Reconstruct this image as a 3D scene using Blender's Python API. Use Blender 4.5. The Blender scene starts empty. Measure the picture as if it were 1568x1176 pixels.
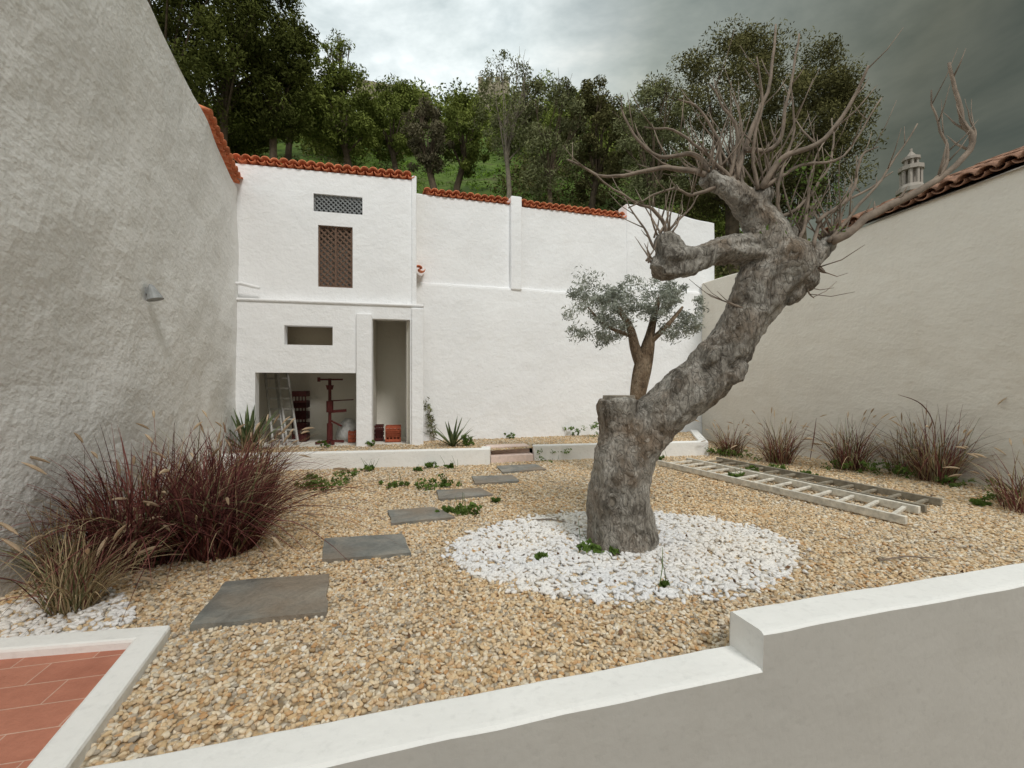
import bpy, math, random
import numpy as np
from mathutils import Vector, noise, Matrix
random.seed(7); RNG=np.random.default_rng(7)
H=1.25; F=680.0; GZ=-1.1
def gp(px,py,z=0.0):
    d=F*(H-z)/(py-588.0); return Vector(((px-784)/F*d,d,z))
def dp(px,py,d): return Vector(((px-784)/F*d,d,H+(588-py)/F*d))
sc=bpy.context.scene
def link(o,parent=None):
    sc.collection.objects.link(o)
    if parent: o.parent=parent
    return o
def empty(name):
    e=bpy.data.objects.new(name,None); e.empty_display_size=.2; return link(e)
# ---------------------------------------------------------------- materials
def newmat(name):
    m=bpy.data.materials.new(name); m.use_nodes=True
    nt=m.node_tree; b=nt.nodes['Principled BSDF']; b.inputs['Specular IOR Level'].default_value=.25
    return m,nt,b
def ramp(nt,fac,cols,interp='LINEAR'):
    r=nt.nodes.new('ShaderNodeValToRGB'); r.color_ramp.interpolation=interp
    el=r.color_ramp.elements
    while len(el)<len(cols): el.new(.5)
    for e,(p,c) in zip(el,cols):
        e.position=p; e.color=(*c,1)
    nt.links.new(fac,r.inputs[0]); return r.outputs[0]
def noi(nt,scale,detail=3,rough=.55,vec=None,dist=0):
    n=nt.nodes.new('ShaderNodeTexNoise'); n.inputs['Scale'].default_value=scale
    n.inputs['Detail'].default_value=detail; n.inputs['Roughness'].default_value=rough; n.inputs['Distortion'].default_value=dist
    if vec is None:
        g=nt.nodes.new('ShaderNodeNewGeometry'); vec=g.outputs['Position']
    nt.links.new(vec,n.inputs['Vector']); return n.outputs[0]
def mixc(nt,f,a,b,mode='MIX'):
    m=nt.nodes.new('ShaderNodeMix'); m.data_type='RGBA'; m.blend_type=mode
    for i,v in ((0,f),(6,a),(7,b)):
        if isinstance(v,(int,float)): m.inputs[i].default_value=v
        elif isinstance(v,tuple): m.inputs[i].default_value=(*v,1)
        else: nt.links.new(v,m.inputs[i])
    return m.outputs[2]
def bump(nt,b,h,dist,strength=1.0,prev=None):
    n=nt.nodes.new('ShaderNodeBump'); n.inputs['Distance'].default_value=dist; n.inputs['Strength'].default_value=strength
    nt.links.new(h,n.inputs['Height'])
    if prev: nt.links.new(prev,n.inputs['Normal'])
    nt.links.new(n.outputs[0],b.inputs['Normal']); return n.outputs[0]
def scaled(nt,sx,sy,sz):
    g=nt.nodes.new('ShaderNodeNewGeometry'); m=nt.nodes.new('ShaderNodeVectorMath'); m.operation='MULTIPLY'
    m.inputs[1].default_value=(sx,sy,sz); nt.links.new(g.outputs['Position'],m.inputs[0]); return m.outputs[0]
def plaster(name,col,rough=1.0,stain=(.55,.5,.42),samt=.35,pit=.15,lumps=0):
    m,nt,b=newmat(name)
    big=noi(nt,.9,3,.6); fine=noi(nt,26,3,.6); mid=noi(nt,4.5,3,.6)
    streak=noi(nt,1,3,.6,vec=scaled(nt,3.5,3.5,.5))
    c=ramp(nt,big,[(.3,tuple(x*.93 for x in col)),(.7,col)])
    s=ramp(nt,streak,[(.5,(0,0,0)),(.8,(samt,)*3)])
    c=mixc(nt,s,c,tuple(x*y for x,y in zip(col,tuple(.5+q*.6 for q in stain))))
    c=mixc(nt,ramp(nt,fine,[(.25,(pit,)*3),(.45,(0,0,0))]),c,tuple(x*.7 for x in col))
    nt.links.new(c,b.inputs['Base Color']); b.inputs['Roughness'].default_value=.9
    p=bump(nt,b,mid,.03*rough,.8)
    if lumps: p=bump(nt,b,noi(nt,12,3,.6,vec=scaled(nt,1,1,1.5)),.016*lumps,.9,p)
    p=bump(nt,b,fine,.006*rough,.8,p)
    return m
M_white=plaster('white_plaster',(.91,.91,.915),.75,samt=.12,lumps=.4)
M_left=plaster('rough_plaster',(.89,.885,.865),1.0,samt=.2,lumps=.6)
M_right=plaster('dimmed_tan_plaster',(.68,.635,.56),.8,samt=.3,lumps=.45)  # tan carries the dimness of the right side in its colour
M_fore=plaster('shade_grey_plaster',(.52,.49,.445),.35,samt=.2,pit=.25)  # white wall's front face, with its shade put into the grey colour
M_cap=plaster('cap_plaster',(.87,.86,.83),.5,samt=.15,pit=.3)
def simple(name,col,rough=.7,metal=0,var=.25,scale=20,bd=0.0):
    m,nt,b=newmat(name)
    n=noi(nt,scale,4,.6)
    c=ramp(nt,n,[(.3,tuple(x*(1-var) for x in col)),(.7,tuple(min(1,x*(1+var)) for x in col))])
    nt.links.new(c,b.inputs['Base Color']); b.inputs['Roughness'].default_value=rough; b.inputs['Metallic'].default_value=metal
    if bd: bump(nt,b,n,bd)
    return m
M_tile=simple('terracotta_roof_tile',(.70,.24,.12),.8,var=.4,scale=7,bd=.01)
M_oldtile=simple('weathered_roof_tile',(.27,.15,.10),.9,var=.5,scale=9,bd=.01)
M_wood=simple('lattice_wood',(.16,.10,.07),.8,var=.3,scale=40)
M_grille=simple('grey_grille',(.24,.25,.25),.7)
M_alu=simple('weathered_aluminium',(.45,.44,.42),.5,metal=.2,var=.2)
M_redmetal=simple('burgundy_metal',(.09,.02,.018),.45)
M_crate=simple('red_plastic',(.40,.10,.05),.5)
M_dcrate=simple('dark_red_plastic',(.07,.018,.016),.5)
M_sack=simple('white_sack',(.6,.6,.58),.8)
M_ladderw=simple('white_painted_wood',(.64,.60,.52),.8,var=.3,scale=14,bd=.003)
M_ladderd=simple('grey_wood',(.25,.22,.17),.85,var=.35,scale=14,bd=.003)
M_lamp=simple('grey_lamp_metal',(.3,.31,.31),.5)
M_step=simple('pink_stone',(.78,.62,.55),.8,var=.1)
M_patio=simple('patio_concrete',(.4,.37,.33),.9)
M_ruin=simple('ruin_stone',(.30,.26,.19),.95,var=.35,scale=1.5)
M_interior=plaster('interior_plaster',(.80,.77,.69),.8)
M_glass=simple('window_glass',(.05,.06,.07),.1)
M_door=simple('painted_door',(.10,.16,.2),.5)
m,nt,b=newmat('slate'); n=noi(nt,5,5,.65,dist=.6); f=noi(nt,40,4,.6); r2=noi(nt,1.3,3,.5)
c=ramp(nt,n,[(.3,(.14,.14,.13)),(.5,(.23,.23,.21)),(.72,(.36,.33,.28))])
c=mixc(nt,ramp(nt,r2,[(.46,(0,0,0)),(.62,(.7,)*3)]),c,(.29,.22,.155))
c=mixc(nt,.4,c,ramp(nt,f,[(.3,(.5,)*3),(.7,(1,)*3)]),'MULTIPLY')
nt.links.new(c,b.inputs['Base Color']); b.inputs['Roughness'].default_value=.6
p=bump(nt,b,n,.018); bump(nt,b,f,.005,1,p); M_slate=m
GRAV=[(0,(.44,.31,.18)),(.12,(.70,.52,.31)),(.24,(.82,.68,.48)),(.36,(.57,.33,.15)),(.45,(.86,.75,.57)),(.58,(.36,.32,.27)),(.66,(.75,.55,.33)),(.76,(.90,.82,.68)),(.86,(.54,.46,.36)),(.93,(.68,.50,.30)),(1,(.92,.89,.82))]
def gravel_base():
    m,nt,b=newmat('gravel_bed')
    v=nt.nodes.new('ShaderNodeTexVoronoi'); v.inputs['Scale'].default_value=42
    g=nt.nodes.new('ShaderNodeNewGeometry'); nt.links.new(g.outputs['Position'],v.inputs['Vector'])
    s=nt.nodes.new('ShaderNodeSeparateColor'); nt.links.new(v.outputs['Color'],s.inputs[0])
    c=ramp(nt,s.outputs[0],GRAV)
    c=mixc(nt,ramp(nt,v.outputs['Distance'],[(.25,(0,0,0)),(.75,(.8,)*3)]),c,(.16,.115,.065))
    nt.links.new(c,b.inputs['Base Color']); b.inputs['Roughness'].default_value=.85
    return m
M_gbed=gravel_base()
def pebble(name,cols,rough=.7):
    m,nt,b=newmat(name)
    oi=nt.nodes.new('ShaderNodeObjectInfo'); c=ramp(nt,oi.outputs['Random'],cols)
    big=noi(nt,.7,2,.5)
    c=mixc(nt,1.0,c,ramp(nt,big,[(.35,(.88,.88,.88)),(.65,(1,.94,.84))]),'MULTIPLY')
    n=noi(nt,120,2,.6); c=mixc(nt,.35,c,ramp(nt,n,[(.3,(.6,)*3),(.7,(1,)*3)]),'MULTIPLY')
    nt.links.new(c,b.inputs['Base Color']); b.inputs['Roughness'].default_value=rough; return m
M_peb=pebble('river_pebble',GRAV)
M_wpeb=pebble('white_pebble',[(0,(.80,.80,.82)),(.5,(.91,.91,.93)),(.93,(.94,.94,.95)),(.97,(.6,.56,.5)),(1,(.5,.45,.4))])
M_wbed=simple('white_bed',(.5,.49,.47),.9,var=.4,scale=40)
def bark(name,c1,c2,c3,s=1.0):
    m,nt,b=newmat(name)
    vec=scaled(nt,1,1,.45)
    a=noi(nt,7*s,5,.65,vec=vec,dist=.7); f=noi(nt,55*s,4,.7,vec=scaled(nt,1,1,.5)); v=noi(nt,2.6*s,4,.6); sp=noi(nt,22*s,3,.6)
    c=ramp(nt,a,[(.36,c1),(.48,c2),(.62,c3)])
    wn=nt.nodes.new('ShaderNodeTexNoise'); wn.inputs['Scale'].default_value=6*s; nt.links.new(vec,wn.inputs['Vector'])
    ws=nt.nodes.new('ShaderNodeVectorMath'); ws.operation='SCALE'; ws.inputs['Scale'].default_value=.35; nt.links.new(wn.outputs['Color'],ws.inputs[0])
    wa=nt.nodes.new('ShaderNodeVectorMath'); wa.operation='ADD'; nt.links.new(vec,wa.inputs[0]); nt.links.new(ws.outputs[0],wa.inputs[1])
    vo=nt.nodes.new('ShaderNodeTexVoronoi'); vo.feature='DISTANCE_TO_EDGE'; vo.inputs['Scale'].default_value=20*s; nt.links.new(wa.outputs[0],vo.inputs['Vector'])
    crack=ramp(nt,vo.outputs['Distance'],[(0,(0,0,0)),(.12,(1,1,1))])
    c=mixc(nt,ramp(nt,v,[(.48,(0,0,0)),(.66,(.65,)*3)]),c,(.19,.125,.075))
    c=mixc(nt,ramp(nt,sp,[(.58,(0,0,0)),(.68,(.5,)*3)]),c,tuple(min(1,x*1.3) for x in c3))
    c=mixc(nt,ramp(nt,f,[(.32,(.75,)*3),(.48,(0,0,0))]),c,tuple(x*.45 for x in c1))
    c=mixc(nt,.28,c,crack,'MULTIPLY')
    nt.links.new(c,b.inputs['Base Color']); b.inputs['Roughness'].default_value=.9
    p=bump(nt,b,a,.035/s,.8); p=bump(nt,b,crack,.006/s,.7,p); bump(nt,b,f,.010/s,1,p); return m
M_bark=bark('old_bark',(.13,.112,.092),(.27,.245,.21),(.42,.39,.345))
M_obark=bark('olive_bark',(.09,.06,.04),(.2,.14,.09),(.3,.23,.16))
M_twig=simple('twig_bark',(.23,.18,.14),.85,var=.35,scale=12)
M_tbark=simple('tree_bark',(.10,.075,.05),.9,var=.4,scale=6)
M_ptwig=simple('pale_twig',(.20,.17,.13),.9,var=.3,scale=6)
def leafmat(name,dark,light,trans=.25,nscale=.8):
    m=bpy.data.materials.new(name); m.use_nodes=True; nt=m.node_tree; nt.nodes.clear()
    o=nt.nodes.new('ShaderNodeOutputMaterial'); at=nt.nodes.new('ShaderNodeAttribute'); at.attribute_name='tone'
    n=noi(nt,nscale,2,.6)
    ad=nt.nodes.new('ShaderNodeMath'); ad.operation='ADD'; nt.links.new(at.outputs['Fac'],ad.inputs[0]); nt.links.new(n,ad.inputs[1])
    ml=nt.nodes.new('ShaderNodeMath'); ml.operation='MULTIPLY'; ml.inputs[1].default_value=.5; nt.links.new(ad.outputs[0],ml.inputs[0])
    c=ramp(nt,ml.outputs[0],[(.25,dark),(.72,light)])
    d=nt.nodes.new('ShaderNodeBsdfDiffuse'); nt.links.new(c,d.inputs[0])
    if trans:
        t=nt.nodes.new('ShaderNodeBsdfTranslucent'); mx=nt.nodes.new('ShaderNodeMixShader'); mx.inputs[0].default_value=trans
        nt.links.new(c,t.inputs[0]); nt.links.new(d.outputs[0],mx.inputs[1]); nt.links.new(t.outputs[0],mx.inputs[2]); nt.links.new(mx.outputs[0],o.inputs[0])
    else: nt.links.new(d.outputs[0],o.inputs[0])
    return m
L_pine=leafmat('pine_foliage',(.028,.034,.011),(.12,.135,.037),0)
L_green=leafmat('green_foliage',(.05,.068,.016),(.25,.29,.075),0)
L_olive=leafmat('olive_foliage',(.066,.075,.034),(.24,.25,.125),0)
L_grey=leafmat('grey_brown_foliage',(.05,.045,.028),(.18,.16,.10),0)
L_dolive=leafmat('dark_olive_foliage',(.045,.046,.019),(.165,.155,.065),0)
L_silver=leafmat('silver_olive_foliage',(.11,.12,.095),(.42,.44,.37),.2,6)
L_weed=leafmat('weed_leaves',(.045,.08,.015),(.18,.27,.07),.3,9)
L_grass=leafmat('hill_grass',(.06,.11,.014),(.19,.30,.05),0)
G_purple=leafmat('purple_grass',(.048,.017,.017),(.26,.10,.088),.25,5)
G_tan=leafmat('dry_grass',(.24,.175,.09),(.58,.46,.29),.3,5)
G_green=leafmat('green_grass',(.08,.09,.035),(.28,.28,.15),.3,5)
G_plume=leafmat('seed_plume',(.36,.26,.17),(.68,.54,.38),.3,9)
# ---------------------------------------------------------------- mesh builder
class MB:
    def __init__(s): s.v=[]; s.f=[]; s.m=[]; s.t=[]
    def face(s,ids,m=0,t=.5): s.f.append(ids); s.m.append(m); s.t.append(t)
    def box(s,lo,hi,m=0,M=None):
        n=len(s.v)
        for z in (lo[2],hi[2]):
            for x,y in ((lo[0],lo[1]),(hi[0],lo[1]),(hi[0],hi[1]),(lo[0],hi[1])):
                p=Vector((x,y,z)); s.v.append(M@p if M else p)
        for q in ((3,2,1,0),(4,5,6,7),(0,1,5,4),(1,2,6,5),(2,3,7,6),(3,0,4,7)): s.face([n+i for i in q],m)
    def beam(s,a,b,w,h,m=0,up=Vector((0,0,1))):
        a=Vector(a); b=Vector(b); d=(b-a); L=d.length; d=d/L
        if abs(d.dot(up))>.95: up=Vector((1,0,0))
        x=d.cross(up).normalized(); y=x.cross(d).normalized()
        M=Matrix((( x.x,d.x,y.x,a.x),(x.y,d.y,y.y,a.y),(x.z,d.z,y.z,a.z),(0,0,0,1)))
        s.box((-w/2,0,-h/2),(w/2,L,h/2),m,M)
    def tube(s,pts,rad,n=8,m=0,t=.5,cap=True,wob=0):
        pts=[Vector(p) for p in pts]; base=len(s.v); u=None
        for i,p in enumerate(pts):
            d=(pts[min(i+1,len(pts)-1)]-pts[max(i-1,0)]).normalized()
            if u is None:
                u=d.orthogonal().normalized()
            u=(u-d*u.dot(d)).normalized(); w=d.cross(u)
            for k in range(n):
                a=2*math.pi*k/n; r=rad[i]*(1+(wob*noise.noise(Vector((math.cos(a)*1.6,math.sin(a)*1.6,i*.12+pts[0].x))) if wob else 0))
                s.v.append(p+(u*math.cos(a)+w*math.sin(a))*r)
        for i in range(len(pts)-1):
            for k in range(n):
                a=base+i*n+k; b=base+i*n+(k+1)%n
                s.face([a,b,b+n,a+n],m,t)
        if cap:
            s.face([base+k for k in range(n)][::-1],m,t); e=base+(len(pts)-1)*n
            s.face([e+k for k in range(n)],m,t)
    def obj(s,name,mats,parent=None,smooth=False,bevel=0):
        me=bpy.data.meshes.new(name); me.from_pydata([tuple(p) for p in s.v],[],s.f); 
        for m in mats: me.materials.append(m)
        me.polygons.foreach_set('material_index',s.m)
        if smooth: me.polygons.foreach_set('use_smooth',[True]*len(s.f))
        a=me.attributes.new('tone','FLOAT','FACE'); a.data.foreach_set('value',s.t)
        me.update(); o=bpy.data.objects.new(name,me); link(o,parent)
        if bevel:
            b=o.modifiers.new('bevel','BEVEL'); b.width=bevel; b.segments=2
        return o
def smoothpath(pts,rad,k=5):
    P=[Vector(p) for p in pts]; out=[]; r=[]
    for i in range(len(P)-1):
        p0=P[max(i-1,0)];p1=P[i];p2=P[i+1];p3=P[min(i+2,len(P)-1)]
        for j in range(k):
            t=j/k
            out.append(.5*((2*p1)+(p2-p0)*t+(2*p0-5*p1+4*p2-p3)*t*t+(3*p1-3*p2+p3-p0)*t**3)); r.append(rad[i]*(1-t)+rad[i+1]*t)
    out.append(P[-1]); r.append(rad[-1]); return out,r
def leafmesh(name,C,R,per,size,mat,parent,seed=1,flat=.8,aspect=.45):
    rng=np.random.default_rng(seed); C=np.array(C,float); R=np.array(R,float); n=len(C)*per
    idx=np.repeat(np.arange(len(C)),per)
    d=rng.normal(size=(n,3)); d/=np.linalg.norm(d,axis=1,keepdims=True)
    rr=rng.random(n)**.45
    off=d*rr[:,None]*R[idx][:,None]; off[:,2]*=flat
    P=C[idx]+off
    a=rng.normal(size=(n,3)); a/=np.linalg.norm(a,axis=1,keepdims=True)
    b=np.cross(a,rng.normal(size=(n,3))); b/=np.linalg.norm(b,axis=1,keepdims=True)
    s=size*(.6+.8*rng.random(n))[:,None]
    V=np.stack([P-a*s*.5,P+b*s*.5*aspect,P+a*s*.5,P-b*s*.5*aspect],1).reshape(-1,3)
    me=bpy.data.meshes.new(name); me.vertices.add(4*n); me.vertices.foreach_set('co',V.ravel())
    me.loops.add(4*n); me.loops.foreach_set('vertex_index',np.arange(4*n,dtype=np.int32))
    me.polygons.add(n); me.polygons.foreach_set('loop_start',np.arange(0,4*n,4,dtype=np.int32)); me.polygons.foreach_set('loop_total',np.full(n,4,dtype=np.int32))
    me.update(); me.validate()
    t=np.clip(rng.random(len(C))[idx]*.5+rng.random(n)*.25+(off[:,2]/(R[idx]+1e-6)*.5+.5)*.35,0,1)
    at=me.attributes.new('tone','FLOAT','FACE'); at.data.foreach_set('value',t.astype(np.float32))
    me.materials.append(mat); o=bpy.data.objects.new(name,me); return link(o,parent)
# ---------------------------------------------------------------- walls
def wall(name,A,B,zb,zt,out,mat,thick=.3,ledge=None,amp=.018,step=.12,parent=None,topamp=.02):
    A=Vector(A);B=Vector(B);L=(B-A).length; n=max(2,int(L/step)); mb=MB()
    def top(t):
        for (a,za),(b,zb_) in zip(zt,zt[1:]):
            if a<=t<=b: return za+(zb_-za)*(t-a)/(b-a)
        return zt[-1][1]
    K=None
    for i in range(n+1):
        t=i/n; p=A.lerp(B,t); z1=top(t)+topamp*noise.noise(Vector((p.x*1.3,p.y*1.3,5)))
        prof=[]; nz=26; zs=[zb+(z1-.03-zb)*k/nz for k in range(nz+1)]
        if ledge:
            zl=ledge[0]+.025*noise.noise(Vector((p.x*1.7,0,3))); zs=sorted([z for z in zs if abs(z-zl)>.09]+[zl-.05,zl-.012,zl+.008,zl+.035,zl+.06])
        for z in zs:
            o=0
            if ledge:
                o=0 if z<zl-.02 else (.02 if z<zl else ledge[1])
                if z<=zl-.04: o=.012
            prof.append((o,z,1))
        oo=(ledge[1] if ledge else 0)
        prof+= [(oo+.012,z1-.008,0),(oo+.04,z1,0),(thick-.04,z1,0),(thick,z1-.03,0),(thick,zb,0)]
        if K is None: K=len(prof)
        while len(prof)<K: prof.insert(1,prof[1])
        prof=prof[:1]+prof[len(prof)-K+1:]
        for o,z,nf in prof:
            q=p+Vector((out[0],out[1]))*(o+ (amp*(noise.noise(Vector((p.x*1.1,p.y*1.1,z*1.1)))+.5*noise.noise(Vector((p.x*3,p.y*3,z*3)))) if nf else 0))
            mb.v.append(Vector((q.x,q.y,z)))
    for i in range(n):
        for k in range(K-1):
            a=i*K+k; mb.face([a,a+K,a+K+1,a+1],0)
    mb.face(list(range(K)),0); mb.face([n*K+k for k in range(K)][::-1],0)
    return mb.obj(name,[mat],parent,smooth=False)
LC=Vector((-4.41,7.15)); RC=Vector((4.23,9.88))
def leftX(Y): return -4.41+.32*(7.15-Y)
def rightX(Y): return 4.23+.35*(9.88-Y)
def backY(X): return 8.1+.301*(X+1.70)
la=Vector((leftX(-1.5),-1.5)); lb=Vector((leftX(7.6),7.6))
def tl(Y): return (Y+1.5)/9.1
wall('left_garden_wall',la,lb,GZ,[(0,5.2),(tl(2),5.05),(tl(4.22),4.92),(tl(5.8),4.68),(tl(6.8),4.42),(1,4.38)],(-.952,-.305),M_left,.35,amp=.035)
bn=Vector((-.288,.958))
bw=empty('back_garden_wall')
wall('wall_body',(-1.9,backY(-1.9)),(2.45,backY(2.45)),-.2,[(0,4.76),(1,4.76)],bn,M_white,.42,ledge=(3.12,.07),parent=bw)
wall('raised_wall_section',(2.451,backY(2.451)),(4.6,backY(4.6)),-.2,[(0,5.10),(.25,5.12),(.6,4.98),(1,4.9)],bn,M_white,.42,ledge=(3.3,.06),parent=bw,topamp=.1)
mb=MB(); Xp=.09
c=Vector((Xp,backY(Xp)-.02,0)); M=Matrix.Translation(c)@Matrix.Rotation(math.atan(.301),4,'Z'); mb.box((-.11,.0,3.08),(.11,.5,4.90),0,M)
mb.obj('wall_pier',[M_white],bw,bevel=.02)
ra=Vector((rightX(1.0),1.0)); rn=Vector((.944,.33))
def tr(Y): return (Y-1.0)/8.88
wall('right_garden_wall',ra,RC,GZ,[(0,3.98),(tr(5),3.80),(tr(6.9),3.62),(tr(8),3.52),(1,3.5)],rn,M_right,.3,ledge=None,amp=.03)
# ---------------------------------------------------------------- roof tiles
def tiles(mb,A,B,down,rise,r,L,courses,m=0,jit=.012):
    A=Vector(A);B=Vector(B); ac=(B-A).normalized(); n=int((B-A).length/(2.25*r)); ds=(Vector((down[0],down[1],-rise))).normalized()
    up=ac.cross(ds); 
    if up.z<0: up=-up
    for c in range(courses):
        for i in range(n+1):
            p=A+ac*(i*2.25*r)-ds*(c*(L-.07))+up*(random.uniform(-.3,1)*jit)
            for kind in (0,1):
                o=p+ (ac*1.125*r if kind else Vector((0,0,0))) + up*(0 if kind else .03)
                if kind: o=o-ds*0.03
                base=len(mb.v); tw=random.uniform(-.015,.015); t=random.random()
                for e in (0,1):
                    rr=r*(1.05 if (e==0)==(kind==0) else .85)
                    q=o-ds*(L*e)+ac*tw*e
                    for k in range(9):
                        a=math.pi*k/8
                        y=math.sin(a)*rr*.8*(1 if kind==0 else -1)
                        mb.v.append(q+ac*math.cos(a)*rr+up*(y+(0 if kind==0 else r*.45)))
                for k in range(8): mb.face([base+k,base+k+1,base+k+10,base+k+9],m,t)
def tileobj(name,mb,mat,parent):
    o=mb.obj(name,[mat],parent,smooth=True); s=o.modifiers.new('s','SOLIDIFY'); s.thickness=.012; s.offset=0; return o
mb=MB()
def bpnt(X,off,z): return Vector((X-bn.x*off,backY(X)-bn.y*off,z))
tiles(mb,bpnt(-1.55,.0,4.77),bpnt(-.05,.0,4.77),-bn,.12,.06,.42,1)
tiles(mb,bpnt(.24,.0,4.77),bpnt(2.42,.0,4.77),-bn,.12,.06,.42,1)
tileobj('coping_tiles',mb,M_tile,bw)
mb=MB()
P0=Vector((leftX(5.75)+.05,5.75,4.71)); P1=Vector((leftX(7.2)+.05,7.2,4.46))
lt=empty('left_wall_coping')
tiles(mb,P0,P1,(.952,.305),.3,.065,.45,1); tileobj('tiles',mb,M_tile,lt)
# ---------------------------------------------------------------- right neighbour roof + chimney
rh=empty('neighbour_house')
mb=MB(); E0=Vector((rightX(1.2)-.1,1.2,4.02)); E1=Vector((rightX(7.3)-.1,7.3,3.66))
tiles(mb,E0,E1,(-rn.x,-rn.y),.42,.085,.45,9); tileobj('roof_tiles',mb,M_oldtile,rh)
mb=MB(); mb.v+= [E0+Vector((.05,.02,-.05)),E1+Vector((.05,.02,-.05)),E1+Vector((3.4,1.2,1.45)),E0+Vector((3.4,1.2,1.45)),E0+Vector((3.4,1.2,-5)),E1+Vector((3.4,1.2,-4.8)),E1+Vector((.33,.1,-4.8)),E1+Vector((.33,.1,-.05))]
mb.face([0,1,2,3]); mb.face([3,2,5,4]); mb.face([7,6,5,2]); mb.obj('house_body',[M_right],rh)
ch=empty('ornate_chimney'); mb=MB(); d=12.0
cx=(1395-784)/F*d
def cz(y): return H+(588-y)/F*d
def ring(z0,z1,r0,r1,n=10): mb.tube([(cx,d,z0),(cx,d,z1)],[r0,r1],n)
ring(3,cz(290),.26,.26); ring(cz(296),cz(290),.33,.33); ring(cz(290),cz(284),.3,.24)
for k in range(8):
    a=k*math.pi/4; mb.beam((cx+.2*math.cos(a),d+.2*math.sin(a),cz(285)),(cx+.2*math.cos(a),d+.2*math.sin(a),cz(262)),.06,.06)
ring(cz(285),cz(262),.1,.1); ring(cz(262),cz(256),.28,.28); 
for k in range(6):
    a=k*math.pi/3; mb.beam((cx+.13*math.cos(a),d+.13*math.sin(a),cz(256)),(cx+.13*math.cos(a),d+.13*math.sin(a),cz(246)),.05,.05)
ring(cz(246),cz(242),.2,.2); ring(cz(242),cz(232),.14,.02); ring(cz(233),cz(228),.03,.03)
mb.obj('chimney_stack',[plaster('chimney_plaster',(.34,.30,.26),.5)],ch)
# ---------------------------------------------------------------- building
al=math.atan(.22); cu,su=math.cos(al),math.sin(al)
bld=empty('garden_outbuilding'); bld.location=(LC.x,LC.y,0); bld.rotation_euler=(0,0,al)
def uw(px,w=0.0):
    a=(px-784)/F; return (a*(LC.y+w*cu)-LC.x+w*su)/(cu-a*su)
def uz(px,py):
    u=uw(px); Y=LC.y+u*su; return u,H+(588-py)/F*Y
def rect(x0,y0,x1,y1):
    ua,_=uz(x0,0); ub,_=uz(x1,0); _,zt=uz((x0+x1)/2,y0); _,zb=uz((x0+x1)/2,y1); return (ua,zb,ub,zt)
def panel(mb,us,zs,filled,w0,w1,m=0):
    us=sorted(set(us)); zs=sorted(set(zs)); nu,nz=len(us)-1,len(zs)-1
    F_=[[filled((us[i]+us[i+1])/2,(zs[j]+zs[j+1])/2) for j in range(nz)] for i in range(nu)]
    def q(*pts):
        n=len(mb.v); mb.v+= [Vector(p) for p in pts]; mb.face([n,n+1,n+2,n+3],m)
    g=lambda i,j: 0<=i<nu and 0<=j<nz and F_[i][j]
    for i in range(nu):
        for j in range(nz):
            if not F_[i][j]: continue
            a,b,c,d_=us[i],us[i+1],zs[j],zs[j+1]
            q((a,w0,c),(b,w0,c),(b,w0,d_),(a,w0,d_)); q((b,w1,c),(a,w1,c),(a,w1,d_),(b,w1,d_))
            if not g(i-1,j): q((a,w1,c),(a,w0,c),(a,w0,d_),(a,w1,d_))
            if not g(i+1,j): q((b,w0,c),(b,w1,c),(b,w1,d_),(b,w0,d_))
            if not g(i,j-1): q((a,w1,c),(b,w1,c),(b,w0,c),(a,w0,c))
            if not g(i,j+1): q((a,w0,d_),(b,w0,d_),(b,w1,d_),(a,w1,d_))
vent=rect(480,299,555,326); lat=rect(487,346,540,440); slot=rect(438,500,511,529); low=rect(394,571,547,684); door=rect(571,490,628,684)
UR,_=uz(648,0); UT,_=uz(636,0); zl=uz(500,464)[1]; ztop=4.80
low=(low[0],.18,low[2],low[3]); door=(door[0],.18,door[2],door[3])
def inr(r,u,z): return r[0]<u<r[2] and r[1]<z<r[3]
mb=MB()
panel(mb,[-.3,UT,vent[0],vent[2],lat[0],lat[2]],[zl,ztop,vent[1],vent[3],lat[1],lat[3]],lambda u,z: not(inr(vent,u,z) or inr(lat,u,z)),.0,.22)
mb.obj('upper_front_wall',[M_white],bld)
mb=MB()
panel(mb,[-.3,UR,low[0],low[2],door[0],door[2],slot[0],slot[2]],[.0,zl,low[1],low[3],door[1],door[3],slot[1],slot[3]],lambda u,z: not(inr(low,u,z) or inr(door,u,z) or inr(slot,u,z)) and not(z<.18),-.10,.08)
mb.obj('lower_front_wall',[M_white],bld)
mb=MB()
pa,_=uz(547,0); pb,_=uz(571,0); zpt=uz(560,482)[1]
mb.box((pa,-.16,.0),(pb-.003,-.102,zpt)); mb.box((uz(630,0)[0],-.14,.0),(UR+.003,-.102,zl-.05))
mb.box((-.3,-.13,zl-.03),(UR+.01,.0-.003,zl+.015))
mb.obj('pilasters_and_ledge',[M_white],bld,bevel=.02)
mb=MB()
mb.box((UT-.06,-.03,zl+.02),(UT+.02,-.003,ztop+.07)); mb.obj('corner_strip',[M_white],bld,bevel=.012)
mb=MB(); D=1.25
mb.box((UT-.2,.223,zl),(UT-.002,D,ztop)); mb.box((UT-.15,.083,.0),(UT-.01,D,zl-.003)); mb.box((-.3,D,0),(UT,D+.2,ztop)); mb.box((-.3,.083,.0),(.1,D-.003,ztop-.003))
mb.box((pa+.02,.083,0),(pb-.03,D-.003,zl-.1))
mb.box((.1,.223,ztop-.12),(UT-.2,D-.003,ztop-.01)); mb.box((.103,.083,zl-.12),(UT-.153,D-.003,zl-.02))
mb.box((.1,.084,.0),(UT-.15,D-.003,.19))
mb.obj('shell_walls_and_floors',[M_interior],bld)
mb=MB(); mb.box((slot[0]-.1,.35,slot[1]-.12),(slot[2]+.1,.45,zl-.125)); mb.obj('niche_back',[plaster('niche_plaster',(.48,.41,.30),.8)],bld)
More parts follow.
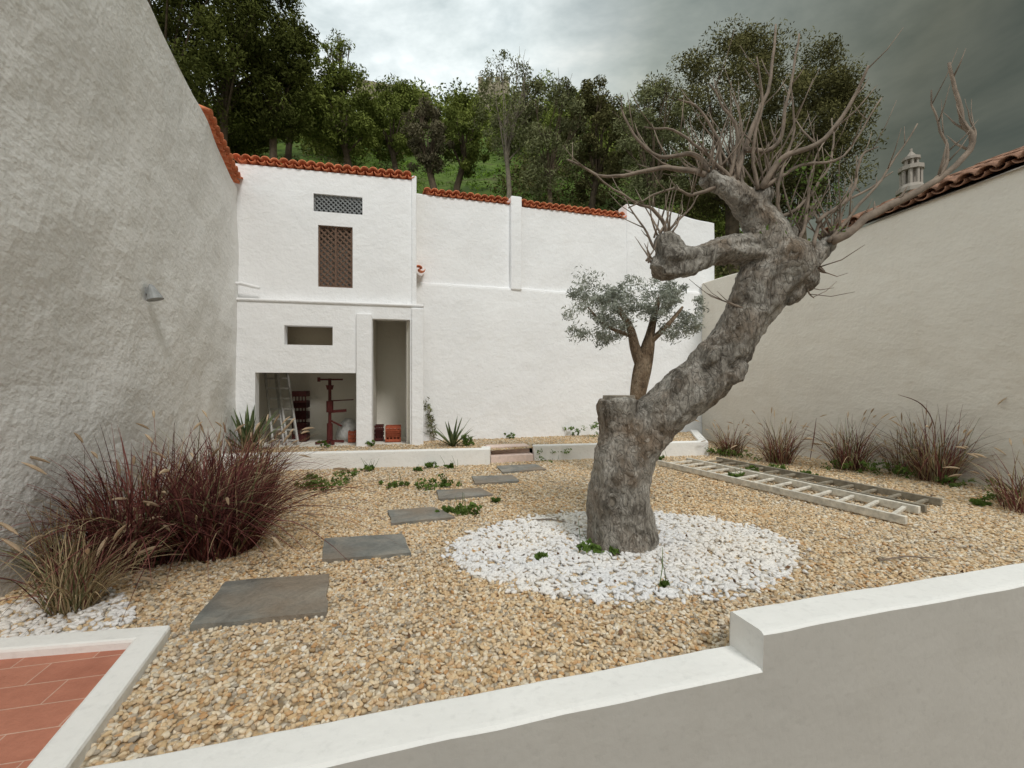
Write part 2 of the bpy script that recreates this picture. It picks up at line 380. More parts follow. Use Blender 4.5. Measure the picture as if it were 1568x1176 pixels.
mb=MB(); tiles(mb,Vector((-.0,-.07,ztop+.03)),Vector((UT-.06,-.07,ztop+.03)),(0,-1),.12,.062,.45,3); tileobj('roof_tiles',mb,M_tile,bld)
mb=MB(); mb.box((-.05,.5,ztop-.0),(UT-.02,D,ztop+.05)); mb.obj('roof_deck',[M_white],bld)
mb=MB()
def lattice(r,sp,wd,w,m):
    a,b_,c,d_=r[0],r[1],r[2],r[3]; W=c-a; Hh=d_-b_
    for sgn in (1,-1):
        k=-Hh
        while k<W:
            t0=max(0,-k); t1=min(Hh,W-k)
            if t1-t0>.02:
                z0=b_+t0 if sgn>0 else d_-t0; z1=b_+t1 if sgn>0 else d_-t1
                mb.beam((a+k+t0,w+(.006 if sgn>0 else -.006),z0),(a+k+t1,w+(.006 if sgn>0 else -.006),z1),wd,.01,m,up=Vector((0,1,0)))
            k+=sp
lattice(lat,.10,.03,.06,0)
mid=(lat[0]+lat[2])/2
for u in (lat[0]+.012,mid,lat[2]-.012): mb.box((u-.014,.03,lat[1]),(u+.014,.05,lat[3]))
for z in (lat[1]+.012,lat[3]-.012): mb.box((lat[0],.032,z-.012),(lat[2],.048,z+.012))
mb.obj('lattice_shutter',[M_wood],bld)
mb=MB(); lattice(vent,.075,.020,.05,0); mb.obj('vent_grille',[M_grille],bld)
mb=MB(); mb.box((lat[0]-.05,.24,lat[1]-.05),(lat[2]+.05,.26,lat[3]+.05)); mb.obj('shutter_backing',[simple('painted_room_dimness',(.42,.40,.37),.9)],bld)  # sheet toned to stand in for the dim room behind the shutter
mb=MB(); mb.box((vent[0]-.05,.24,vent[1]-.02),(vent[2]+.05,.26,vent[3]+.05)); mb.obj('vent_backing',[simple('painted_room_darkness',(.04,.04,.04),.9)],bld)  # near-black sheet painted in place of the unlit space behind the vent
mb=MB(); p=dp(641,414,7.85); tiles(mb,p,p+Vector((.09,.03,0)),(.29,-.95),.15,.06,.25,1); 
g=empty('clay_spout'); tileobj('spout_tile',mb,M_tile,g)
BM=Matrix.Translation((LC.x,LC.y,0))@Matrix.Rotation(al,4,'Z')
def L2W(u,w,z): return BM@Vector((u,w,z))
mb=MB()
for k,(pb0,pt0) in enumerate(((440,424),(418,406))):
    w0=.34+.08*k; ub=uw(pb0,w0); ut=uw(pt0,w0+.4); wd=.17
    for s in (0,wd):
        mb.beam(L2W(ub+s,w0,.19),L2W(ut+s,w0+.4,1.44),.03,.05,0)
    for j in range(7):
        t=(j+.5)/7; a=L2W(ub,w0,.19).lerp(L2W(ut,w0+.4,1.44),t); b_=L2W(ub+wd,w0,.19).lerp(L2W(ut+wd,w0+.4,1.44),t); mb.beam(a,b_,.022,.03,0)
mb.obj('leaning_ladder',[M_alu])
def crate(name,u,w,z,sx,sy,sz,mat,n=1):
    mb=MB()
    for k in range(n):
        z0=z+k*(sz*.42)
        for (a,b_,c,d_) in ((0,0,sx,.012),(0,sy-.012,sx,sy),(0,.012,.012,sy-.012),(sx-.012,.012,sx,sy-.012)):
            for zz,hh in ((0,.25),(.42,.22),(.8,.2)):
                mb.box((u+a,w+b_,z0+zz*sz),(u+c,w+d_,z0+(zz+hh)*sz),0,BM)
        for a in np.linspace(.0,sx-.02,5): 
            mb.box((u+a,w-.004,z0),(u+a+.02,w-.001,z0+sz),0,BM)
        mb.box((u,w,z0-.001),(u+sx,w+sy,z0+.01),0,BM)
    return mb.obj(name,[mat])
crate('red_crate',uw(571,.6),.6,.2,.18,.3,.2,M_dcrate,2); crate('red_crate',uw(590,.4),.4,.2,.27,.3,.2,M_crate,2)
crate('dark_red_crate',uw(447,.8),.8,.2,.24,.3,.5,M_dcrate,3)
crate('red_crate',uw(533,.5),.5,.2,.13,.25,.2,M_crate,1)
mb=MB(); w=.45; us_=uw(505,w); z0=.2
for a in range(4):
    an=a*math.pi/2+.4; mb.beam(L2W(us_,w,z0+.04),L2W(us_+.24*math.cos(an),w+.24*math.sin(an),z0+.02),.05,.04)
mb.tube([L2W(us_,w,z0),L2W(us_,w,z0+.35),L2W(us_,w,z0+.36),L2W(us_,w,z0+1.15)],[.05,.05,.028,.028],10)
mb.tube([L2W(us_,w,z0+.55),L2W(us_,w,z0+.75)],[.06,.06],10); mb.tube([L2W(us_,w,z0+.95),L2W(us_,w,z0+1.03)],[.05,.07],10)
mb.beam(L2W(us_-.2,w,z0+1.13),L2W(us_+.22,w,z0+1.13),.03,.03); mb.beam(L2W(us_-.18,w,z0+1.09),L2W(us_-.18,w,z0+1.17),.04,.04)
mb.beam(L2W(us_,w,z0+.56),L2W(us_+.28,w,z0+.58),.03,.05); mb.beam(L2W(us_-.02,w,z0+.75),L2W(us_+.40,w,z0+.77),.02,.02); mb.beam(L2W(us_-.02,w,z0+.42),L2W(us_+.2,w,z0+.3),.03,.03)
mb.obj('iron_press_stand',[M_redmetal])
mb=MB(); us2=uw(533,.85); P=[L2W(us2,.85,.2),L2W(us2,.85,.3),L2W(us2+.01,.85,.48),L2W(us2+.03,.85,.6)]; mb.tube(P,[.17,.19,.15,.06],12,wob=.3); mb.obj('white_sack',[M_sack],smooth=True)
mb=MB(); c=Vector((leftX(4.2)+.05,4.2,2.1)); mb.tube([c+Vector((-.01,0,.09)),c+Vector((.0,0,.075)),c+Vector((.035,.01,-.05))],[.012,.025,.07],14); mb.box((c.x-.06,c.y-.02,c.z-.0),(c.x-.01,c.y+.02,c.z+.06)); mb.obj('wall_lamp',[M_lamp])
mb=MB(); mb.tube([L2W(-.08,-.15,uz(370,438)[1]),L2W(.1,-.17,uz(385,438)[1]),L2W(.36,-.14,uz(405,444)[1])],[.025,.03,.025],8); mb.obj('wall_pipe',[M_white])
# ---------------------------------------------------------------- unseen house added behind the camera to shade the near walls
hh=empty('unseen_shade_house'); mb=MB()
HX0,HX1,HY,HT=-.5,9.0,-3.2,3.6
op=[(.8,-.6,1.9,1.6),(3.2,.0,4.6,1.4),(1.0,2.3,2.0,3.2),(3.6,2.3,4.6,3.2)]
panel(mb,[HX0,HX1]+[o[0] for o in op]+[o[2] for o in op],[GZ,HT]+[o[1] for o in op]+[o[3] for o in op],lambda u,z: not any(inr(o,u,z) for o in op),0,-.3)
for v in mb.v: v.y=HY+v.y
mb.box((HX0,HY-5,GZ),(HX0+.3,HY-.301,HT)); mb.box((HX1-.3,HY-5,GZ),(HX1,HY-.301,HT)); mb.box((HX0,HY-5.3,GZ),(HX1,HY-5.001,HT)); mb.box((HX0-.1,HY-5.3,HT+.001),(HX1+.1,HY+.12,HT+.2))
mb.obj('shade_house_walls',[M_right],hh)
mb=MB()
for i,o in enumerate(op): mb.box((o[0],HY-.2,o[1]),(o[2],HY-.15,o[3]),0 if i in(0,) else 1)
mb.obj('shade_house_openings',[M_door,M_glass],hh)
# ---------------------------------------------------------------- ground
def poly(name,pts,z,mat,parent=None):
    mb=MB(); mb.v=[Vector((p[0],p[1],z)) for p in pts]; mb.face(list(range(len(pts)))); return mb.obj(name,[mat],parent)
mb=MB(); mb.v=[Vector(p) for p in ((-400,-400,GZ),(400,-400,GZ),(400,400,GZ),(-400,400,GZ))]; mb.face([0,1,2,3]); mb.obj('ground',[M_patio])
def fy(X): return 2.03+.28*(X-.995)
near=[(leftX(4.6)-.1,4.6),(leftX(2.1)-.1,2.1),(-2.5,2.06),(-1.69,2.20),(-1.384,1.376),(-1.2,fy(-1.2)),(rightX(3.4)+.2,fy(rightX(3.4)+.2)),(rightX(4.6)+.1,4.6)]
far=[(leftX(4.6)-.1,4.6),(rightX(4.6)+.1,4.6),(RC.x+.1,RC.y),(-1.0,8.3),(-1.0,7.5),(-4.4,6.9)]
def gscatter(o,dens,smin,smax,mat,seed,zoff=0.0,tilt=.5,sub=2):
    ng=bpy.data.node_groups.new('scatter','GeometryNodeTree')
    ng.interface.new_socket('Geometry',in_out='INPUT',socket_type='NodeSocketGeometry'); ng.interface.new_socket('Geometry',in_out='OUTPUT',socket_type='NodeSocketGeometry')
    A=ng.nodes.new; L=ng.links.new
    gi=A('NodeGroupInput'); go=A('NodeGroupOutput'); di=A('GeometryNodeDistributePointsOnFaces'); di.inputs['Density'].default_value=dens; di.inputs['Seed'].default_value=seed
    L(gi.outputs[0],di.inputs['Mesh'])
    ico=A('GeometryNodeMeshIcoSphere'); ico.inputs['Radius'].default_value=1; ico.inputs['Subdivisions'].default_value=sub
    nz=A('ShaderNodeTexNoise'); nz.inputs['Scale'].default_value=.9; nz.inputs['Detail'].default_value=1
    sb=A('ShaderNodeVectorMath'); sb.operation='SUBTRACT'; sb.inputs[1].default_value=(.5,.5,.5); L(nz.outputs['Color'],sb.inputs[0])
    mul=A('ShaderNodeVectorMath'); mul.operation='SCALE'; mul.inputs['Scale'].default_value=1.1; L(sb.outputs[0],mul.inputs[0])
    sp=A('GeometryNodeSetPosition'); L(ico.outputs['Mesh'],sp.inputs[0]); L(mul.outputs[0],sp.inputs['Offset'])
    sm=A('GeometryNodeSetMaterial'); sm.inputs['Material'].default_value=mat; L(sp.outputs[0],sm.inputs[0])
    ss=A('GeometryNodeSetShadeSmooth'); L(sm.outputs[0],ss.inputs[0])
    rs=A('FunctionNodeRandomValue'); rs.data_type='FLOAT_VECTOR'; rs.inputs[0].default_value=smin; rs.inputs[1].default_value=smax
    rr=A('FunctionNodeRandomValue'); rr.data_type='FLOAT_VECTOR'; rr.inputs[0].default_value=(-tilt,-tilt,0); rr.inputs[1].default_value=(tilt,tilt,6.283); rr.inputs['Seed'].default_value=3
    rt=A('FunctionNodeRandomValue'); rt.data_type='FLOAT_VECTOR'; rt.inputs[0].default_value=(0,0,zoff); rt.inputs[1].default_value=(0,0,zoff+smax[2]*.9); rt.inputs['Seed'].default_value=5
    tp=A('GeometryNodeSetPosition'); L(di.outputs['Points'],tp.inputs[0]); L(rt.outputs[0],tp.inputs['Offset'])
    ip=A('GeometryNodeInstanceOnPoints'); L(tp.outputs[0],ip.inputs['Points']); L(ss.outputs[0],ip.inputs['Instance']); L(rs.outputs[0],ip.inputs['Scale']); L(rr.outputs[0],ip.inputs['Rotation'])
    jg=A('GeometryNodeJoinGeometry'); L(gi.outputs[0],jg.inputs[0]); L(ip.outputs[0],jg.inputs[0]); L(jg.outputs[0],go.inputs[0])
    md=o.modifiers.new('scatter','NODES'); md.node_group=ng
gr=empty('gravel')
o=poly('gravel_near',near,0,M_gbed,gr); gscatter(o,3000,(.008,.006,.005),(.019,.014,.011),M_peb,1)
o=poly('gravel_far',far,0,M_gbed,gr); gscatter(o,1400,(.011,.010,.006),(.022,.018,.012),M_peb,2,sub=1)
bed=[(-4.45,6.4),(-.34,7.0),(.36,7.3),(3.42,7.78),(3.95,9.7),(2.5,9.4),(-1.6,8.2),(-1.6,7.8),(-4.45,7.2)]
o=poly('raised_gravel_bed',bed,.2,M_gbed,gr); gscatter(o,800,(.010,.009,.006),(.021,.017,.012),M_peb,4,sub=1)
mb=MB(); cxr,cyr=.86,3.42; n=80
for i in range(n):
    a=2*math.pi*i/n; k=1+.04*noise.noise(Vector((math.cos(a)*2,math.sin(a)*2,0)))
    mb.v.append(Vector((cxr+1.30*k*math.cos(a),cyr+.87*k*math.sin(a)+.10*math.cos(a),.006)))
mb.face(list(range(n))); wr=empty('white_pebbles'); o=mb.obj('ring_bed',[M_wbed],wr); gscatter(o,1300,(.016,.010,.008),(.036,.018,.014),M_wpeb,8,.003)
mb=MB(); n=80
for i in range(n):
    a=2*math.pi*i/n
    mb.v.append(Vector((cxr+1.38*math.cos(a),cyr+.96*math.sin(a)+.10*math.cos(a),-.004)))
mb.face(list(range(n))); o=mb.obj('ring_edge',[M_gbed],wr); gscatter(o,160,(.016,.011,.009),(.03,.017,.013),M_wpeb,9,.014)
o=poly('corner_bed',[(-2.95,2.12),(-2.35,2.09),(-1.98,2.16),(-2.0,2.36),(-2.3,2.62),(-2.7,2.75)],.006,M_wbed,wr); gscatter(o,1100,(.014,.011,.009),(.028,.017,.013),M_wpeb,10,.003)
slabs=[[(290,958),(345,890),(502,878),(500,936)],[(494,857),(497,824),(616,817),(630,846)],[(600,801),(594,781),(665,776),(697,791)],[(672,764),(668,750),(738,747),(754,757)],[(728,740),(722,729),(785,727),(795,736)],[(770,723),(760,713),(820,710),(836,718)]]
for s in slabs:
    c=[gp(x,y,.032) for x,y in s]; mb=MB(); pts=[]
    for i in range(4):
        a,b_=c[i],c[(i+1)%4]
        for k in range(8):
            p=a.lerp(b_,k/8); pts.append(p+Vector((noise.noise(p*9),noise.noise(p*9+Vector((7,3,1))),0))*.014)
    m=len(pts); mb.v=pts+[p-Vector((0,0,.04)) for p in pts]; mb.face(list(range(m)))
    for i in range(m): mb.face([i,(i+1)%m,m+(i+1)%m,m+i])
    mb.obj('slate_stepping_stone',[M_slate])
def curb(name,pts,z0,z1,th,mat,side=1,parent=None,bev=.015):
    mb=MB()
    P=[Vector((p[0],p[1])) for p in pts]; inner=[];outer=[]
    for i,p in enumerate(P):
        d1=(P[i]-P[i-1]).normalized() if i else (P[1]-P[0]).normalized(); d2=(P[i+1]-P[i]).normalized() if i<len(P)-1 else d1
        n1=Vector((-d1.y,d1.x))*side; n2=Vector((-d2.y,d2.x))*side; nn=(n1+n2).normalized(); k=th/max(.4,nn.dot(n1))
        inner.append(p); outer.append(p+nn*k)
    n=len(P)
    for z in (z0,z1):
        for q in inner: mb.v.append(Vector((q.x,q.y,z)))
        for q in outer: mb.v.append(Vector((q.x,q.y,z)))
    for i in range(n-1):
        mb.face([i,i+1,2*n+i+1,2*n+i]); mb.face([n+i+1,n+i,3*n+i,3*n+i+1]); mb.face([2*n+i,2*n+i+1,3*n+i+1,3*n+i]); mb.face([i+1,i,n+i,n+i+1])
    mb.face([0,2*n,3*n,n]); mb.face([n-1,2*n-1,4*n-1,3*n-1])
    return mb.obj(name,[mat],parent,bevel=bev)
curb('planting_bed_curb',[(-4.2,6.25),(-.34,6.85),(-.34,7.15)],-.05,.25,.15,M_cap)
curb('planting_bed_curb',[(.36,7.2),(3.42,7.73),(4.05,9.7)],-.05,.25,.15,M_cap)
mb=MB(); M=Matrix.Translation((-.33,6.98,0))@Matrix.Rotation(.25,4,'Z'); mb.box((.0,.0,-.02),(.70,.3,.12),0,M); mb.box((.0,.22,-.02),(.70,.5,.23),0,M); mb.obj('garden_step',[M_step],bevel=.01)
# stepped foreground wall as one continuous mass
TH=.19; mb=MB(); XS=.995; xend=rightX(3.4)+.3; t0=0;t1=TH
cols=[(x,.062) for x in np.arange(-1.38,XS-.03,.08)]+[(XS-.004,.062),(XS,.216)]+[(x,.216) for x in np.arange(XS+.06,xend,.08)]
K=None
for (x,z1) in cols:
    zr=[GZ+(z1-.012-GZ)*k/8 for k in range(9)]
    prof=[(t0,z) for z in zr]+[(t0+.004,z1-.004),(t0+.012,z1),(t1-.03,z1),(t1-.012,z1-.002),(t1-.003,z1-.009)]+[(t1,z) for z in zr[::-1]]
    K=len(prof)
    for (o,z) in prof:
        jz=.005*noise.noise(Vector((x*5,o*9,1))); mb.v.append(Vector((x+o*.27,fy(x)-o*.96+.006*noise.noise(Vector((x*4,z*3,0))),z+(jz if z>GZ else 0))))
for i in range(len(cols)-1):
    st=cols[i][1]!=cols[i+1][1]
    for k in range(K-1):
        a=i*K+k; top=9<=k<=13
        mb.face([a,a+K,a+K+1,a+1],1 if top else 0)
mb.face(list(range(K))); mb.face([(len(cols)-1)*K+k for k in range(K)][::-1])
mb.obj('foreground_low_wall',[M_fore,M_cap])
curb('terrace_curb',[(-2.75,2.04),(-1.69,2.205),(-1.33,1.23),(-.7,-.5)],-.3,.06,.12,M_cap,side=-1)
m,nt,b=newmat('terracotta_floor'); br=nt.nodes.new('ShaderNodeTexBrick'); br.inputs['Scale'].default_value=1
g=nt.nodes.new('ShaderNodeNewGeometry'); mp=nt.nodes.new('ShaderNodeMapping'); mp.inputs['Rotation'].default_value=(0,0,math.radians(-14)); nt.links.new(g.outputs['Position'],mp.inputs[0]); nt.links.new(mp.outputs[0],br.inputs['Vector'])
br.inputs['Brick Width'].default_value=.30; br.inputs['Row Height'].default_value=.15; br.inputs['Mortar Size'].default_value=.0025
br.inputs['Color1'].default_value=(.50,.20,.13,1); br.inputs['Color2'].default_value=(.58,.25,.165,1); br.inputs['Mortar'].default_value=(.68,.46,.36,1)
nn=noi(nt,5,5,.65); nt.links.new(mixc(nt,.8,br.outputs['Color'],ramp(nt,nn,[(.3,(.68,.62,.60)),(.7,(1,1,1))]),'MULTIPLY'),b.inputs['Base Color']); b.inputs['Roughness'].default_value=.6
bump(nt,b,noi(nt,60,3),.003)
poly('tiled_terrace',[(-3.9,2.2),(-2.75,1.96),(-1.79,2.1),(-1.44,1.2),(-.8,-.6),(-.8,-3.2),(-3.9,-3.2)],.015,m)
# ---------------------------------------------------------------- old pollarded tree
T=empty('pollarded_old_tree'); mb=MB()
def limb(pp,k=5,n=20,wob=.30):
    p,r=smoothpath([dp(a,b_,c) for a,b_,c,_ in pp],[q[3] for q in pp],k); mb.tube(p,r,n,wob=wob)
limb([(951,850,3.45,.27),(951,815,3.45,.245),(949,760,3.45,.222),(953,700,3.45,.205),(962,660,3.45,.19),(975,635,3.45,.14)])
limb([(953,700,3.45,.17),(947,650,3.43,.155),(946,622,3.42,.15),(946,612,3.42,.145)],wob=.15)
limb([(968,700,3.45,.16),(990,657,3.42,.18),(1028,622,3.38,.18),(1070,580,3.35,.175),(1110,535,3.3,.17),(1144,482,3.25,.175),(1172,435,3.2,.19),(1195,400,3.2,.205),(1205,375,3.2,.15)])
limb([(1195,400,3.2,.18),(1228,395,3.2,.12),(1252,385,3.2,.075),(1275,370,3.2,.05)])
limb([(1188,400,3.2,.17),(1170,355,3.2,.13),(1150,325,3.17,.10),(1130,300,3.15,.095),(1108,283,3.15,.08),(1082,268,3.12,.06)])
limb([(1152,330,3.17,.085),(1160,308,3.18,.08),(1168,290,3.2,.06)])
limb([(1185,395,3.2,.13),(1150,380,3.18,.10),(1105,383,3.12,.088),(1065,395,3.08,.088),(1030,400,3.05,.115),(1010,402,3.05,.11)],wob=.45)
limb([(1030,390,3.05,.085),(1022,370,3.05,.08),(1018,357,3.05,.05)]); limb([(1020,405,3.05,.09),(1008,418,3.03,.07)]); limb([(1050,405,3.06,.08),(1056,422,3.05,.05)])
for px_,py_,r in ((1130,572,.06),(1090,545,.05),(1165,455,.06),(1230,425,.10),(985,690,.06),(1125,285,.06),(1200,360,.09),(1218,450,.06)):
    c=dp(px_,py_,3.18 if px_>1080 else 3.3); mb.tube([c-Vector((.05,0,.07)),c-Vector((.02,0,.03)),c+Vector((.02,0,.03)),c+Vector((.05,0,.07))],[r*.4,r,r,r*.4],10)
o=mb.obj('trunk',[M_bark],T,smooth=True)
r=o.modifiers.new('r','REMESH'); r.mode='VOXEL'; r.voxel_size=.010; r.use_smooth_shade=True
t1=bpy.data.textures.new('c1','CLOUDS'); t1.noise_scale=.22; t1.noise_depth=2
d1=o.modifiers.new('d1','DISPLACE'); d1.texture=t1; d1.strength=.055; d1.texture_coords='GLOBAL'
t2=bpy.data.textures.new('c2','CLOUDS'); t2.noise_scale=.05; t2.noise_depth=2
d2=o.modifiers.new('d2','DISPLACE'); d2.texture=t2; d2.strength=.021; d2.texture_coords='GLOBAL'
mb=MB(); c=dp(938,768,3.215)
ringp=[c+Vector((.035*math.cos(a),.0,.05*math.sin(a))) for a in np.linspace(0,6.283,17)]
mb.tube(ringp,[.012]*17,6,cap=False); c2=dp(938,768,3.225); mb.tube([c2,c2+Vector((0,.05,0))],[.033,.033],14,m=1)
c3=dp(1222,385,3.0); mb.tube([c3,c3+Vector((0,.12,0))],[.05,.07],12,m=1)
c3=dp(948,607,3.42); mb.tube([c3-Vector((0,0,.06)),c3+Vector((0,0,.008))],[.125,.118],16,m=1,wob=.3)
mb.obj('pruning_cuts',[M_bark,simple('cut_wood',(.27,.235,.19),.85,var=.35,scale=25,bd=.01)],T,smooth=False)
mb=MB()
shoots=[[(1085,268),(1040,258),(990,262),(930,270),(868,243)],[(1090,265),(1060,235),(1010,240),(970,205),(950,165)],[(1105,272),(1100,215),(1070,170),(1040,150)],
[(1115,275),(1130,200),(1105,160),(1085,130)],[(1125,280),(1140,225),(1175,140),(1190,35)],[(1140,230),(1190,220),(1205,150),(1225,50)],[(1165,290),(1200,240),(1260,215),(1310,150),(1330,100)],
[(1170,290),(1230,250),(1290,240),(1350,150)],[(1275,370),(1340,325),(1420,285),(1485,230),(1470,170),(1455,95)],[(1270,372),(1300,330),(1350,275),(1405,190)],[(1245,380),(1262,330),(1330,290),(1365,262)],
[(1005,380),(985,350),(955,300)],[(1020,358),(1000,320),(965,308),(905,262)],[(1020,358),(1050,325),(1075,290)],[(1110,275),(1060,300),(1030,290),(960,320)],[(1215,380),(1235,330),(1240,270),(1262,215)],
[(1420,285),(1450,250),(1440,200),(1425,140)],[(1485,230),(1492,200),(1480,165)],[(1200,350),(1190,290),(1215,200),(1210,130)],[(1160,290),(1155,220),(1170,150),(1155,90)],[(1235,395),(1262,415),(1250,400)],[(1255,395),(1235,440),(1245,455)],
[(1180,340),(1230,310),(1270,250),(1275,180)],[(1120,278),(1085,240),(1030,200),(985,195)],[(1140,470),(1120,465),(1108,462)],[(1250,340),(1300,300),(1320,240),(1345,225)],[(1245,410),(1268,416)]]
thick={(1275,370):.034,(1085,268):.022,(1125,280):.024,(1140,230):.02,(1165,290):.024,(1090,265):.02}
for s in shoots:
    L=len(s); dd=0 if s[0][0]>=1275 else random.uniform(-.35,.25)
    pts=[dp(a,b_,3.13+dd*i/L) for i,(a,b_) in enumerate(s)]
    r0=thick.get(s[0],.015 if L>=4 else .011)
    p,r=smoothpath(pts,[r0*(1-.72*i/(L-1)) for i in range(L)],5)
    p=[q+Vector((noise.noise(q*7),noise.noise(q*7+Vector((5,5,5))),noise.noise(q*7+Vector((9,1,2)))))*.02 for q in p]
    mb.tube(p,r,6)
    for j in range(3,len(p)-1,2):
        if random.random()<.75:
            d=(p[j+1]-p[j-1]).normalized(); v=(d*.7+Vector((random.uniform(-1,1),random.uniform(-1,1),random.uniform(0,1.2)))).normalized(); ll=random.uniform(.08,.34)
            e=p[j]+v*ll*.5; f=e+(v+Vector((0,0,.35))).normalized()*ll*.5
            mb.tube([p[j],e,f],[r[j]*.45+.001,r[j]*.3+.001,.0015],5)
for (a,b_,c,n,lo,hi) in ((1085,265,3.12,9,.3,.6),(1120,278,3.15,11,.3,.8),(1170,288,3.2,13,.3,.8),(1215,360,3.2,15,.25,.7),(1275,368,3.2,18,.25,.65),(1018,360,3.05,10,.15,.4),(1000,400,3.02,6,.1,.25)):
    for k in range(n):
        s=dp(a,b_,c)+Vector((random.uniform(-.06,.06),random.uniform(-.06,.06),0)); v=Vector((random.uniform(-.8,.8),random.uniform(-.6,.6),random.uniform(.5,1.3))).normalized(); l=random.uniform(lo,hi)
        pts=[s]; 
        for q in range(5):
            v=(v+Vector((random.uniform(-.25,.25),random.uniform(-.2,.2),.12))).normalized(); pts.append(pts[-1]+v*l/5)
        mb.tube(pts,[.008,.0065,.0055,.004,.003,.0015],5)
mb.obj('bare_branches',[M_twig],T,smooth=True)
C=[dp(1230+random.uniform(-55,55),300+random.uniform(-60,70),3.2+random.uniform(-.2,.2)) for _ in range(40)]
leafmesh('new_leaves',[tuple(c) for c in C],[.07]*len(C),10,.028,L_weed,T,5)
# ---------------------------------------------------------------- small olive
O=empty('young_olive_tree'); mb=MB(); D=5.8
def limb2(pp): 
    p,r=smoothpath([dp(a,b_,c) for a,b_,c,_ in pp],[q[3] for q in pp],4); mb.tube(p,r,10,wob=.6)
limb2([(962,738,D,.12),(968,680,D,.10),(974,610,D,.085),(982,565,D,.09),(992,525,D,.085),(1000,490,D,.05),(1010,455,D,.02)])
limb2([(984,560,D,.08),(972,530,D,.06),(963,500,D,.04),(945,470,D,.02)]); limb2([(990,530,D,.04),(1020,500,D-.1,.03),(1045,470,D,.012)]); limb2([(970,515,D,.03),(930,500,D,.018),(900,470,D+.1,.008)])
mb.obj('trunk',[M_obark],O,smooth=True)
C=[];R=[]
for (lx,ly,lrx,lry,nn_) in ((915,482,48,46,44),(1035,477,42,44,38),(972,452,64,30,38),(893,442,24,24,9),(950,482,28,36,14),(1010,478,22,30,9)):
    for k in range(nn_):
        a=random.uniform(0,6.28); q=random.random()**.5
        C.append(tuple(dp(lx+q*math.cos(a)*lrx*.98,ly+q*math.sin(a)*lry*.98,D+random.uniform(-.45,.45)*math.sqrt(max(0,1-q*q))))); R.append(random.uniform(.06,.17))
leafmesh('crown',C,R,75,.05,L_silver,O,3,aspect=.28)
# ---------------------------------------------------------------- grasses
def clump(name,c,n,L,spread,mats,wts,plumes=0,base=.12,lean=(0,0),w=.008,smin=.1):
    mb=MB(); 
    for i in range(n+plumes):
        pl=i>=n
        a=random.uniform(0,6.283); q=random.random()**.5*base
        b0=Vector((c[0]+q*math.cos(a),c[1]+q*math.sin(a),c[2]))
        a2=a+random.uniform(-.9,.9); o=Vector((math.cos(a2)+lean[0],math.sin(a2)+lean[1],0))
        l=L*random.uniform(.45,1.05)*(1.12 if pl else 1); s=spread*random.uniform(smin,1.0)*(.7 if pl else 1); dr=random.uniform(.25,.95)*s
        mi=random.choices(range(len(wts)),wts)[0]; t=random.random(); nseg=8; side=Vector((-o.y,o.x,0)); 
        if side.length<.01: side=Vector((1,0,0))
        side=(side.normalized()+Vector((random.uniform(-.8,.8),random.uniform(-.8,.8),random.uniform(-.3,.3)))).normalized(); base_i=len(mb.v)
        wv=Vector((random.uniform(-1,1),random.uniform(-1,1),0))*.05*l
        P=[]
        for k in range(nseg+1):
            u=k/nseg; p=b0+o*l*(s*.35*u+s*.6*u*u)+wv*math.sin(u*4)+Vector((0,0,l*(u-dr*.85*u**2.6))); P.append(p)
            if p.z<c[2]+.02: p.z=c[2]+.02
            ww=w*(1-u)**.6*.5+.0006
            if pl: ww=.0014
            mb.v.append(p-side*ww); mb.v.append(p+side*ww)
        for k in range(nseg): q_=base_i+2*k; mb.face([q_,q_+1,q_+3,q_+2],mi if not pl else 0,t)
        if pl:
            d=(P[-1]-P[-2]).normalized(); e=P[-1]; ll=random.uniform(.09,.17)
            pts=[e+d*ll*x+Vector((0,0,-.03*x*x)) for x in (0,.25,.5,.8,1)]
            mb.tube(pts,[.003,.009,.010,.006,.001],6,m=len(mats)-1,t=t)
    return mb.obj(name,mats)
gm=[G_purple,G_green,G_tan,G_plume]
PG='purple_fountain_grass'
clump(PG,(-2.60,3.15,0),900,1.02,1.2,gm,(8,.6,1.5),22,.27,(.2,0),.009)
clump(PG,(-2.18,3.3,0),900,.93,1.25,gm,(9,.4,1.1),22,.24,(.3,-.1),.009)
clump(PG,(-2.70,4.1,0),520,1.02,1.1,gm,(7,.6,2),20,.22,(.1,0),.009)
clump(PG,(-2.85,4.9,0),320,.88,1.0,gm,(6,1,2),14,.2,(.1,0),.010)
clump('dry_fountain_grass',(-2.42,2.45,0),330,.5,1.1,gm,(1.2,1.6,5),7,.10,(0,.1),.006)
clump('dry_fountain_grass',(-2.8,2.8,0),240,.62,1.0,gm,(2,1.5,4),6,.12,(0,0),.007)
for (x,y,s,n) in ((1118,698,.66,230),(1193,710,.84,280),(1300,720,.92,290),(1432,738,1.05,350),(1385,726,.75,160),(1570,785,.7,200)):
    c=gp(x,y); clump(PG,(c.x,c.y,0),n,s,1.15,gm,(5,1.6,3.2),18,.18,(0,0),.009)
mb=MB(); p,r=smoothpath([dp(1440,735,5.8),dp(1455,660,5.8),dp(1480,615,5.75),dp(1502,590,5.7),dp(1528,577,5.7)],[.004,.004,.006,.008,.002],5); mb.tube(p,r,5)
p,r=smoothpath([dp(1430,735,5.8),dp(1432,660,5.8),dp(1412,620,5.75),dp(1375,604,5.7)],[.004,.004,.008,.002],5); mb.tube(p,r,5)
p,r=smoothpath([dp(1240,705,6.6),dp(1246,670,6.6),dp(1250,640,6.6)],[.004,.009,.002],5); mb.tube(p,r,5)
mb.obj('grass_plume',[simple('dark_plume',(.16,.09,.07),.9)])
